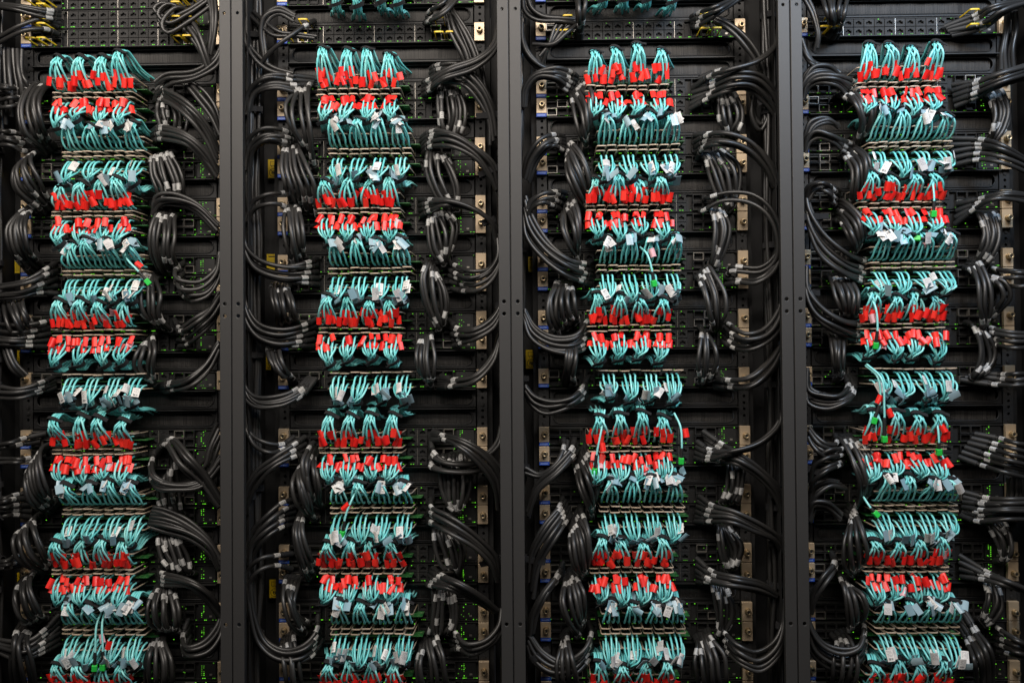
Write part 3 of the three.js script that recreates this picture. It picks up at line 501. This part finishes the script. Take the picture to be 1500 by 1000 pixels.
cables('I', 'l', 'a', 2, [[320, 190], [258, 167], [150, 180], [0, 240], [-80, 280]], [[320, 150], [245, 110], [120, 150], [0, 210], [-80, 240]]);
cables('I', 'l', 'n', 4, [[20, 270], [30, 400], [40, 550], [30, 700]], [[120, 280], [130, 400], [150, 450], [160, 520]]);
cables('I', 'l', 'a', 4, [[200, 470], [92, 480], [40, 470], [0, 472], [-80, 480]], [[180, 600], [102, 588], [40, 595], [0, 605], [-80, 630]]);
cables('I', 'l', 'v', 5, [[165, 480], [110, 600], [140, 740], [210, 830]], [[270, 485], [210, 570], [230, 700], [270, 780]]);
cables('I', 'l', 'a', 4, [[180, 770], [78, 752], [30, 746], [0, 745], [-80, 750]], [[190, 850], [125, 843], [60, 812], [0, 808], [-80, 815]]);
cables('I', 'l', 'v', 5, [[120, 915], [70, 980], [80, 1070], [190, 1170]], [[190, 860], [160, 920], [200, 1010], [265, 1110]]);
cables('J', 'l', 'v', 5, [[140, 215], [45, 320], [60, 430], [130, 540]], [[165, 230], [130, 300], [150, 420], [190, 490]]);
cables('J', 'l', 'a', 4, [[310, 520], [255, 560], [150, 610], [0, 645], [-80, 650]], [[320, 690], [215, 695], [120, 725], [0, 730], [-80, 725]]);
cables('J', 'l', 'v', 4, [[25, 740], [40, 820], [70, 890], [130, 960]], [[130, 720], [140, 780], [155, 820], [175, 855]]);
cables('J', 'l', 'a', 4, [[300, 840], [210, 868], [100, 885], [0, 875], [-80, 860]], [[260, 990], [145, 992], [50, 990], [0, 985], [-80, 975]]);
cables('K', 'l', 'n', 3, [[10, -20], [30, 80], [70, 150], [120, 200]], [[50, -20], [60, 60], [90, 130], [150, 190]]);
cables('K', 'l', 'a', 3, [[300, 205], [222, 235], [100, 265], [0, 260], [-80, 250]], [[310, 260], [205, 283], [100, 305], [0, 310], [-80, 310]]);
cables('K', 'l', 'a', 2, [[250, 520], [108, 563], [50, 580], [0, 590], [-80, 600]], [[220, 560], [88, 592], [40, 602], [0, 610], [-80, 620]]);
cables('K', 'l', 'a', 2, [[250, 640], [158, 650], [100, 655], [60, 655], [-80, 660]], [[230, 680], [150, 675], [100, 682], [50, 685], [-80, 690]]);
cables('K', 'l', 'v', 6, [[165, 710], [130, 790], [150, 880], [235, 950]], [[235, 600], [220, 700], [250, 830], [295, 890]]);
cables('K', 'l', 'a', 4, [[170, 850], [65, 872], [20, 885], [0, 890], [-80, 910]], [[170, 990], [85, 982], [30, 988], [0, 990], [-80, 1000]]);
cables('L', 'l', 'v', 6, [[115, 140], [80, 200], [110, 300], [225, 380]], [[190, 75], [190, 150], [230, 250], [280, 325]]);
cables('L', 'l', 'a', 4, [[130, 280], [70, 287], [30, 300], [0, 305], [-80, 320]], [[130, 330], [60, 340], [30, 346], [0, 350], [-80, 365]]);
cables('L', 'l', 'v', 5, [[100, 440], [70, 520], [90, 620], [150, 670]], [[180, 395], [160, 480], [200, 580], [245, 632]]);
cables('L', 'l', 'a', 5, [[330, 620], [238, 705], [150, 765], [0, 760], [-80, 730]], [[330, 780], [235, 828], [130, 870], [0, 830], [-80, 780]]);
cables('L', 'l', 'v', 5, [[95, 690], [60, 780], [50, 900], [80, 1050]], [[160, 730], [140, 800], [170, 900], [200, 1050]]);
cables('I', 'r', 'n', 3, [[1010, 50], [920, 15], [870, 50], [940, 100], [1050, 60], [1150, 0]], [[1040, 45], [980, 40], [900, 120], [930, 170], [1060, 110], [1190, 30]]);
cables('I', 'r', 'n', 3, [[1000, 120], [1080, 220], [1130, 300], [1170, 420]], [[1060, 90], [1120, 180], [1160, 290], [1200, 420]]);
cables('I', 'r', 'n', 3, [[1150, -20], [1180, 80], [1185, 180], [1165, 310]], [[1210, -20], [1220, 80], [1215, 180], [1185, 310]]);
cables('I', 'r', 'n', 3, [[870, 460], [920, 415], [1080, 400], [1200, 330], [1245, 260]], [[880, 530], [960, 470], [1100, 440], [1220, 370], [1250, 300]]);
cables('I', 'r', 'a', 5, [[890, 500], [930, 505], [1080, 600], [1180, 720], [1230, 840]], [[870, 570], [910, 555], [1050, 660], [1150, 790], [1220, 920]]);
cables('I', 'r', 'n', 4, [[1060, 450], [1140, 520], [1210, 620], [1240, 720]], [[1030, 470], [1100, 560], [1180, 660], [1235, 780]]);
cables('I', 'r', 'v', 5, [[890, 580], [885, 650], [895, 700], [910, 740]], [[1030, 600], [1045, 670], [1040, 730], [1010, 780]], 0.05);
cables('I', 'r', 'a', 4, [[860, 740], [900, 715], [1050, 760], [1160, 860], [1230, 960]], [[860, 800], [900, 775], [1060, 810], [1150, 900], [1215, 1010]]);
cables('I', 'r', 'v', 6, [[850, 890], [840, 980], [870, 1060], [900, 1130]], [[960, 860], [1000, 960], [1020, 1030], [1030, 1090]], 0.055);
cables('J', 'r', 'n', 4, [[860, 230], [880, 155], [960, 135], [1100, 180], [1230, 300]], [[855, 255], [890, 205], [980, 190], [1100, 230], [1220, 350]]);
cables('J', 'r', 'v', 6, [[890, 230], [860, 330], [860, 450], [885, 550]], [[985, 260], [980, 380], [970, 480], [1000, 540]]);
cables('J', 'r', 'a', 3, [[1030, 520], [985, 560], [1000, 620], [1120, 635], [1210, 560], [1235, 460]], [[1020, 690], [1040, 708], [1100, 730], [1170, 700], [1225, 620], [1245, 520]]);
cables('J', 'r', 'v', 5, [[820, 575], [780, 700], [800, 800], [860, 855]], [[880, 610], [910, 700], [900, 800], [945, 885]]);
cables('J', 'r', 'a', 4, [[980, 840], [1010, 873], [1100, 820], [1180, 760], [1235, 680]], [[1010, 990], [1055, 968], [1120, 910], [1190, 850], [1240, 770]]);
cables('J', 'r', 'v', 3, [[820, 965], [760, 1020], [750, 1090], [850, 1190]], [[860, 930], [860, 1020], [852, 1100], [870, 1180]]);
cables('K', 'r', 'a', 4, [[890, 240], [952, 245], [1060, 210], [1160, 120], [1230, 0]], [[930, 285], [975, 272], [1080, 250], [1170, 180], [1235, 60]]);
cables('K', 'r', 'a', 6, [[880, 640], [935, 575], [1020, 690], [1120, 790], [1230, 940]], [[920, 530], [985, 555], [1080, 660], [1170, 760], [1240, 880]]);
cables('K', 'r', 'n', 3, [[1225, 460], [1180, 560], [1150, 680], [1050, 720]], [[1240, 560], [1210, 640], [1180, 720], [1100, 770]]);
cables('K', 'r', 'a', 4, [[870, 620], [852, 670], [870, 750], [960, 795], [1070, 790], [1170, 740], [1240, 640]], [[850, 740], [850, 775], [900, 820], [1000, 830], [1100, 820], [1170, 790], [1240, 720]]);
cables('K', 'r', 'v', 4, [[900, 800], [890, 870], [895, 920], [910, 950]], [[990, 680], [1000, 800], [1010, 880], [1020, 960]], 0.04);
cables('L', 'r', 'n', 6, [[860, 10], [930, 20], [1050, 80], [1170, 180], [1240, 290]], [[830, 120], [920, 140], [1060, 180], [1170, 260], [1235, 370]]);
cables('L', 'r', 'v', 6, [[890, 190], [900, 290], [930, 340], [960, 370]], [[1010, 180], [1050, 290], [1060, 330], [1070, 370]], 0.05);
cables('L', 'r', 'a', 4, [[890, 370], [920, 380], [1100, 430], [1200, 510], [1245, 600]], [[890, 440], [930, 450], [1080, 470], [1180, 560], [1240, 640]]);
cables('L', 'r', 'v', 6, [[870, 480], [820, 560], [830, 650], [900, 700]], [[980, 470], [990, 600], [995, 660], [1000, 710]]);
cables('L', 'r', 'a', 4, [[1060, 640], [1025, 740], [1060, 800], [1150, 770], [1220, 690], [1250, 600]], [[1070, 760], [1038, 832], [1090, 860], [1180, 830], [1240, 750], [1255, 660]]);
cables('L', 'r', 'v', 5, [[860, 760], [820, 850], [815, 940], [820, 1040]], [[925, 760], [960, 880], [968, 960], [970, 1040]]);
cables('M', 'l', 'v', 4, [[240, -30], [255, 40], [270, 90], [300, 150]], [[390, -30], [388, 40], [380, 90], [350, 160]]);
cables('M', 'l', 'n', 2, [[140, -20], [190, 80], [215, 200], [205, 290]], [[165, -20], [210, 80], [230, 190], [222, 270]]);
cables('M', 'l', 'n', 3, [[135, 220], [170, 310], [200, 350], [250, 370]], [[140, 280], [165, 330], [190, 360], [240, 385]]);
cables('M', 'l', 'n', 3, [[350, 410], [290, 370], [200, 375], [150, 430], [130, 520]], [[330, 430], [270, 402], [190, 412], [145, 470], [135, 540]]);
cables('M', 'l', 'a', 4, [[490, 500], [440, 465], [340, 430], [220, 430], [160, 480], [140, 560]], [[440, 560], [395, 540], [330, 480], [230, 470], [170, 500], [145, 560]]);
cables('M', 'l', 'v', 6, [[350, 540], [420, 590], [460, 680], [440, 790]], [[480, 490], [540, 560], [540, 680], [490, 770]]);
cables('M', 'l', 'n', 3, [[345, 720], [280, 665], [190, 690], [155, 760], [140, 840]], [[340, 700], [270, 690], [200, 720], [165, 780], [145, 840]]);
cables('M', 'l', 'a', 3, [[440, 820], [398, 795], [310, 760], [210, 745], [160, 790], [150, 850]], [[420, 850], [370, 840], [310, 790], [230, 770], [180, 800], [155, 860]]);
cables('M', 'l', 'v', 6, [[375, 885], [420, 960], [420, 1060], [410, 1140]], [[440, 830], [510, 900], [520, 1000], [480, 1100]]);
cables('N', 'l', 'a', 3, [[345, 115], [300, 82], [230, 60], [170, 90], [155, 160]], [[330, 200], [310, 170], [285, 120], [220, 105], [165, 180]]);
cables('N', 'l', 'a', 5, [[530, 490], [480, 490], [380, 450], [260, 340], [180, 200], [160, 120]], [[510, 640], [455, 620], [350, 570], [240, 480], [170, 330], [160, 200]]);
cables('N', 'l', 'v', 6, [[350, 285], [390, 350], [420, 420], [430, 470]], [[375, 170], [470, 270], [490, 360], [450, 440]]);
cables('N', 'l', 'v', 6, [[290, 600], [330, 700], [350, 760], [360, 820]], [[400, 610], [450, 700], [445, 770], [430, 830]]);
cables('N', 'l', 'a', 4, [[500, 850], [455, 850], [360, 830], [240, 760], [170, 660], [160, 540]], [[480, 960], [440, 950], [330, 900], [220, 830], [165, 720], [160, 600]]);
cables('O', 'l', 'v', 4, [[290, -30], [295, 60], [310, 140], [350, 195]], [[360, -30], [372, 60], [370, 140], [360, 190]]);
cables('O', 'l', 'a', 5, [[375, 190], [388, 250], [330, 300], [250, 290], [175, 260], [165, 150]], [[430, 210], [432, 290], [380, 350], [280, 380], [175, 350], [165, 240]]);
cables('O', 'l', 'a', 3, [[320, 525], [325, 572], [260, 570], [210, 530], [175, 480]], [[340, 640], [310, 668], [240, 630], [190, 580], [170, 540]]);
cables('O', 'l', 'a', 3, [[400, 590], [355, 612], [280, 620], [210, 670], [180, 760]], [[370, 680], [340, 700], [270, 730], [210, 780], [185, 840]]);
cables('O', 'l', 'v', 7, [[360, 560], [430, 700], [465, 800], [440, 930]], [[470, 550], [555, 680], [560, 780], [510, 860]]);
cables('O', 'l', 'n', 3, [[340, 790], [270, 790], [200, 830], [180, 900]], [[385, 830], [290, 815], [220, 860], [185, 920]]);
cables('O', 'l', 'n', 4, [[360, 970], [280, 900], [200, 900], [175, 980]], [[350, 1010], [280, 945], [210, 940], [180, 1020]]);
cables('Q', 'l', 'v', 6, [[410, 80], [390, 200], [390, 330], [420, 400]], [[430, 30], [480, 150], [510, 250], [470, 360]]);
cables('Q', 'l', 'a', 3, [[300, 270], [315, 322], [250, 400], [190, 500], [180, 600]], [[310, 280], [325, 340], [270, 430], [210, 520], [190, 610]]);
cables('Q', 'l', 'v', 5, [[345, 400], [380, 500], [400, 620], [400, 720]], [[400, 450], [480, 520], [500, 600], [450, 650]]);
cables('Q', 'l', 'a', 6, [[480, 650], [490, 690], [470, 780], [380, 810], [260, 770], [180, 650], [165, 520]], [[500, 830], [480, 870], [420, 930], [300, 920], [200, 840], [175, 740], [165, 600]]);
cables('Q', 'l', 'v', 3, [[330, 770], [320, 860], [312, 940], [310, 1040]], [[400, 740], [440, 860], [430, 960], [400, 1040]]);
cables('M', 'r', 'a', 4, [[940, 150], [1110, 90], [1200, 40], [1400, 10], [1560, 0]], [[980, 200], [1165, 158], [1280, 80], [1420, 20], [1560, 10]]);
cables('M', 'r', 'n', 3, [[1290, 60], [1290, 160], [1270, 280], [1260, 400]], [[1340, 60], [1340, 160], [1320, 280], [1330, 400]], 0.01);
cables('M', 'r', 'a', 4, [[980, 480], [1120, 452], [1260, 410], [1450, 350], [1560, 300]], [[1000, 600], [1112, 540], [1250, 470], [1460, 410], [1560, 370]]);
cables('M', 'r', 'v', 5, [[1180, 540], [1220, 640], [1215, 700], [1200, 760]], [[1260, 510], [1310, 620], [1290, 710], [1240, 780]], 0.05);
cables('M', 'r', 'a', 4, [[970, 780], [1148, 778], [1260, 810], [1420, 900], [1560, 980]], [[990, 930], [1115, 907], [1250, 920], [1420, 980], [1560, 1040]]);
cables('N', 'r', 'a', 3, [[1010, 190], [1152, 165], [1280, 130], [1450, 150], [1560, 200]], [[1000, 300], [1115, 215], [1230, 160], [1450, 190], [1560, 240]]);
cables('N', 'r', 'v', 6, [[1130, 250], [1160, 350], [1150, 420], [1130, 480]], [[1230, 240], [1250, 350], [1225, 450], [1180, 530]], 0.06);
cables('N', 'r', 'a', 3, [[1190, 540], [1245, 545], [1340, 550], [1450, 560], [1560, 560]], [[1230, 650], [1290, 640], [1360, 640], [1450, 625], [1560, 600]]);
cables('N', 'r', 'v', 5, [[1085, 560], [1130, 660], [1130, 780], [1150, 880]], [[1130, 510], [1200, 640], [1205, 760], [1170, 870]]);
cables('N', 'r', 'v', 2, [[1180, 590], [1270, 640], [1300, 720], [1220, 815]], [[1190, 610], [1260, 660], [1285, 720], [1215, 790]]);
cables('N', 'r', 'a', 4, [[1170, 870], [1222, 885], [1320, 910], [1450, 910], [1560, 890]], [[1190, 990], [1240, 985], [1330, 1000], [1450, 990], [1560, 960]]);
cables('N', 'r', 'v', 4, [[1095, 870], [1140, 970], [1140, 1060], [1100, 1150]], [[1190, 930], [1230, 1020], [1220, 1090], [1150, 1150]], 0.05);
cables('O', 'r', 'a', 3, [[1100, 180], [1285, 193], [1340, 190], [1450, 180], [1560, 160]], [[1030, 215], [1225, 245], [1330, 250], [1450, 240], [1560, 220]]);
cables('O', 'r', 'a', 5, [[1110, 520], [1258, 552], [1340, 580], [1450, 600], [1560, 620]], [[1020, 650], [1150, 692], [1280, 730], [1450, 780], [1560, 830]]);
cables('O', 'r', 'a', 4, [[1050, 850], [1175, 878], [1300, 880], [1450, 885], [1560, 890]], [[1040, 960], [1140, 965], [1280, 970], [1450, 975], [1560, 980]]);
cables('O', 'r', 'n', 4, [[1300, 760], [1300, 850], [1290, 920], [1280, 1000]], [[1360, 760], [1365, 850], [1360, 920], [1340, 1000]], 0.03);
cables('Q', 'r', 'a', 3, [[1050, 30], [1145, 42], [1280, 25], [1450, 20], [1560, 20]], [[1030, 60], [1125, 87], [1280, 80], [1450, 80], [1560, 85]]);
cables('Q', 'r', 'v', 5, [[1180, 110], [1240, 200], [1255, 250], [1260, 300]], [[1280, 100], [1330, 200], [1325, 260], [1290, 310]], 0.06);
cables('Q', 'r', 'a', 3, [[1020, 280], [1180, 375], [1290, 420], [1450, 490], [1560, 540]], [[1030, 400], [1155, 415], [1280, 450], [1450, 510], [1560, 560]]);
cables('Q', 'r', 'v', 5, [[1170, 450], [1190, 530], [1180, 580], [1150, 630]], [[1230, 430], [1260, 560], [1240, 620], [1190, 670]], 0.06);
cables('Q', 'r', 'a', 4, [[1200, 660], [1248, 690], [1340, 750], [1450, 800], [1560, 830]], [[1240, 820], [1295, 832], [1370, 850], [1450, 860], [1560, 860]]);
cables('Q', 'r', 'a', 5, [[1050, 590], [1125, 715], [1190, 820], [1210, 950], [1200, 1050]], [[1030, 680], [1080, 780], [1120, 880], [1130, 960], [1130, 1050]]);

const RC = 0.0049;
const bayOf = (px) => Math.max(0, Math.min(3, Math.floor((px - 338) / 412) + 1));
const info = groups.map((g) => { const [ox, oy, s] = VIEW[g.view]; const px = (p) => [ox + p[0] * s, oy + p[1] * s]; const f = g.first.map(px), l = g.last.map(px); while (l.length > f.length) l.pop(); return { ...g, n: g.n > 2 ? g.n + 1 : g.n, f, l, bay: { A: 1, B: 1, C: 1, D: 1, E: 2, F: 2, G: 2, H: 2, I: 0, J: 0, K: 0, L: 0, M: 3, N: 3, O: 3, Q: 3 }[g.view], top: Math.min(f[0][1], f[f.length - 1][1], (f[0][1] + f[f.length - 1][1]) / 2) }; });
info.sort((p, q) => p.bay - q.bay || p.side.localeCompare(q.side) || p.mode.localeCompare(q.mode) || p.top - q.top);
const cnt = {};
for (const g of info) {
  const key = g.bay + g.side + g.mode, no = cnt[key] = (cnt[key] ?? -1) + 1;
  const side = g.side === 'l' ? 'left' : 'right';
  const what = { a: `arc of ${NUM[g.n]} black cables with white sleeves`, v: `hanging loop of ${NUM[g.n]} black cables`, n: `plain run of ${NUM[g.n]} black cables` }[g.mode];
  const label = `${what}, ${ORD[no]} from top, ${side} side of ${RACK[g.bay]}`.replace('of one black cables', 'of one black cable');
  const m = g.f.length;
  const o = thing('black_cable_bundle', label, 'cable bundle', at(...g.f[Math.floor(m / 2)], 0.05), 'black power and data cable bundles');
  const peak = g.depth ?? (g.mode === 'v' ? (g.side === 'l' ? 0.092 : 0.078) : g.mode === 'a' ? (g.side === 'l' ? 0.078 : 0.098) : 0.06);
  for (let i = 0; i < g.n; i++) {
    const t = g.n > 1 ? i / (g.n - 1) : 0, zig = (i % 2 ? 0.0045 : -0.0045) * (g.n > 2 ? 1 : 0.4), wob = () => rr(-0.9, 0.9);
    const P = [], jx = rr(-1, 1), jy = rr(-1, 1), jz = rr(-0.008, 0.010), amp = g.mode === 'v' ? 4.5 : 3.2;
    for (let q = 0; q < m; q++) {
      const u = q / (m - 1); let w;
      if (g.mode === 'a') w = q === 0 ? 0.014 : q === 1 ? 0.05 + rr(-0.003, 0.003) : lerp(peak, 0.058, Math.max(0, (u - 0.5) / 0.5));
      else if (g.mode === 'v') w = lerp(0.042, peak, Math.sin(Math.PI * Math.min(1, Math.max(0, u))) ** 0.7);
      else w = lerp(0.05, peak, Math.sin(Math.PI * u));
      const mid = Math.sin(Math.PI * u); w += jz * mid;
      if (q > 0) w += zig * (g.mode === 'a' && q === 1 ? 0.3 : 1);
      const jit = (q > 0 && q < m - 1) ? 1.2 : 0.4;
      P.push(at(lerp(g.f[q][0], g.l[q][0], t) + wob() * jit + jx * amp * mid, lerp(g.f[q][1], g.l[q][1], t) + wob() * jit + jy * amp * mid, w));
    }
    if (g.mode === 'v') {                                     // both plugs go back into the servers
      const a0 = P[0].clone(), a1 = P[m - 1].clone(), dn = Math.sign(a0.y - a1.y) || 1;
      if (g.f[0][1] > -20) P.unshift(a0.add(V(rr(-0.002, 0.002), dn * 0.007, -0.032)));
      if (g.f[m - 1][1] < 1005) P.push(a1.add(V(rr(-0.002, 0.002), -dn * 0.012, -0.030)));
    }
    for (const p of P) p.sub(o.position);
    const c = new THREE.CatmullRomCurve3(P, false, 'centripetal'), len = c.getLength();
    const cab = part('cable', tubeAlong(c, 0, 1, RC, Math.max(24, Math.min(64, Math.round(len / 0.009))), 9, true), pick(blacks), o);
    const sleeve = (s) => { const h = 0.0076 / len; s = Math.min(1 - h, Math.max(h, s)); part('white_sleeve', tubeAlong(c, s - h, s + h, RC + 0.0005, 4, 10, true), pick(M.sleeve), cab); };
    const boot = (s0, s1) => part('plug_boot', tubeAlong(c, s0, s1, RC + 0.0018, 4, 10, true), M.rubber, cab);
    const uNear = (pt) => { let best = 0, bd = 1e9; for (let q = 0; q <= 80; q++) { const d = c.getPointAt(q / 80).distanceToSquared(pt); if (d < bd) { bd = d; best = q / 80; } } return best; };
    if (g.mode === 'a') { const s = uNear(P[1]) + rr(-0.006, 0.006) / len; sleeve(s); boot(0.001, Math.max(0.01, s - 0.016 / len)); }
    if (g.mode === 'v') {
      if (rnd() < 0.75 && g.f[0][1] > -20) { sleeve(rr(0.034, 0.060) / len); boot(0.001, 0.022 / len); }
      if (rnd() < 0.75 && g.f[m - 1][1] < 1005) { sleeve(1 - rr(0.034, 0.064) / len); boot(1 - 0.022 / len, 0.999); }
    }
  }
  if (g.mode === 'a' && g.n > 2 && m > 4 && rnd() < 0.35) {
    const q = m - 2, p = at((g.f[q][0] + g.l[q][0]) / 2, (g.f[q][1] + g.l[q][1]) / 2, 0.062), p2 = at((g.f[m - 1][0] + g.l[m - 1][0]) / 2, (g.f[m - 1][1] + g.l[m - 1][1]) / 2, 0.058);
    const p1 = at(...g.f[q], 0.062).distanceTo(at(...g.l[q], 0.062)) / 2 + RC + 0.003;
    const st = part('strap', strapGeo, M.velcro, o); orient(st, p.clone().sub(o.position), p2.sub(p), rr(-0.4, 0.4)); st.scale.set(p1, 0.014, RC * 2.5);
  }
}
// upright trunks of cable along the posts
for (let b = 0; b < 4; b++) for (const sd of [-1, 1]) {
  const cx = bayX(b) + sd * 0.286, o = thing('upright_cable_bundle', `upright bundle of black cables along the ${sd < 0 ? 'left' : 'right'} post of ${RACK[b]}`, 'cable bundle', V(cx, 1.1, ZF + 0.03), 'upright cable bundles along the posts');
  for (let i = 0; i < 7; i++) {
    const P = [], bx0 = (i % 3 - 1) * 0.0088, bz = Math.floor(i / 3) * 0.011; for (let q = 0; q <= 14; q++) P.push(V(bx0 + rr(-0.005, 0.005), 0.9 - q * 0.127, bz + rr(-0.005, 0.005)));
    const c = new THREE.CatmullRomCurve3(P, false, 'centripetal'); part('cable', new THREE.TubeGeometry(c, 90, RC * rr(0.85, 1.02), 8, false), pick(blacks), o);
  }
  for (let q = 0; q < 6; q++) { const st = part('strap', strapGeo, M.velcro, o, [0, 0.78 - q * 0.27 + rr(-0.06, 0.06), 0.006]); st.scale.set(0.018, 0.013, 0.020); }
}

// ---------------------------------------------------------------- draw
scene.traverse((o) => { if (o.isMesh) o.castShadow = o.receiveShadow = true; });
const renderer = new THREE.WebGLRenderer({ antialias: true });
renderer.shadowMap.enabled = true;
renderer.toneMapping = THREE.LinearToneMapping;
renderer.toneMappingExposure = 1.75;
renderer.render(scene, camera);
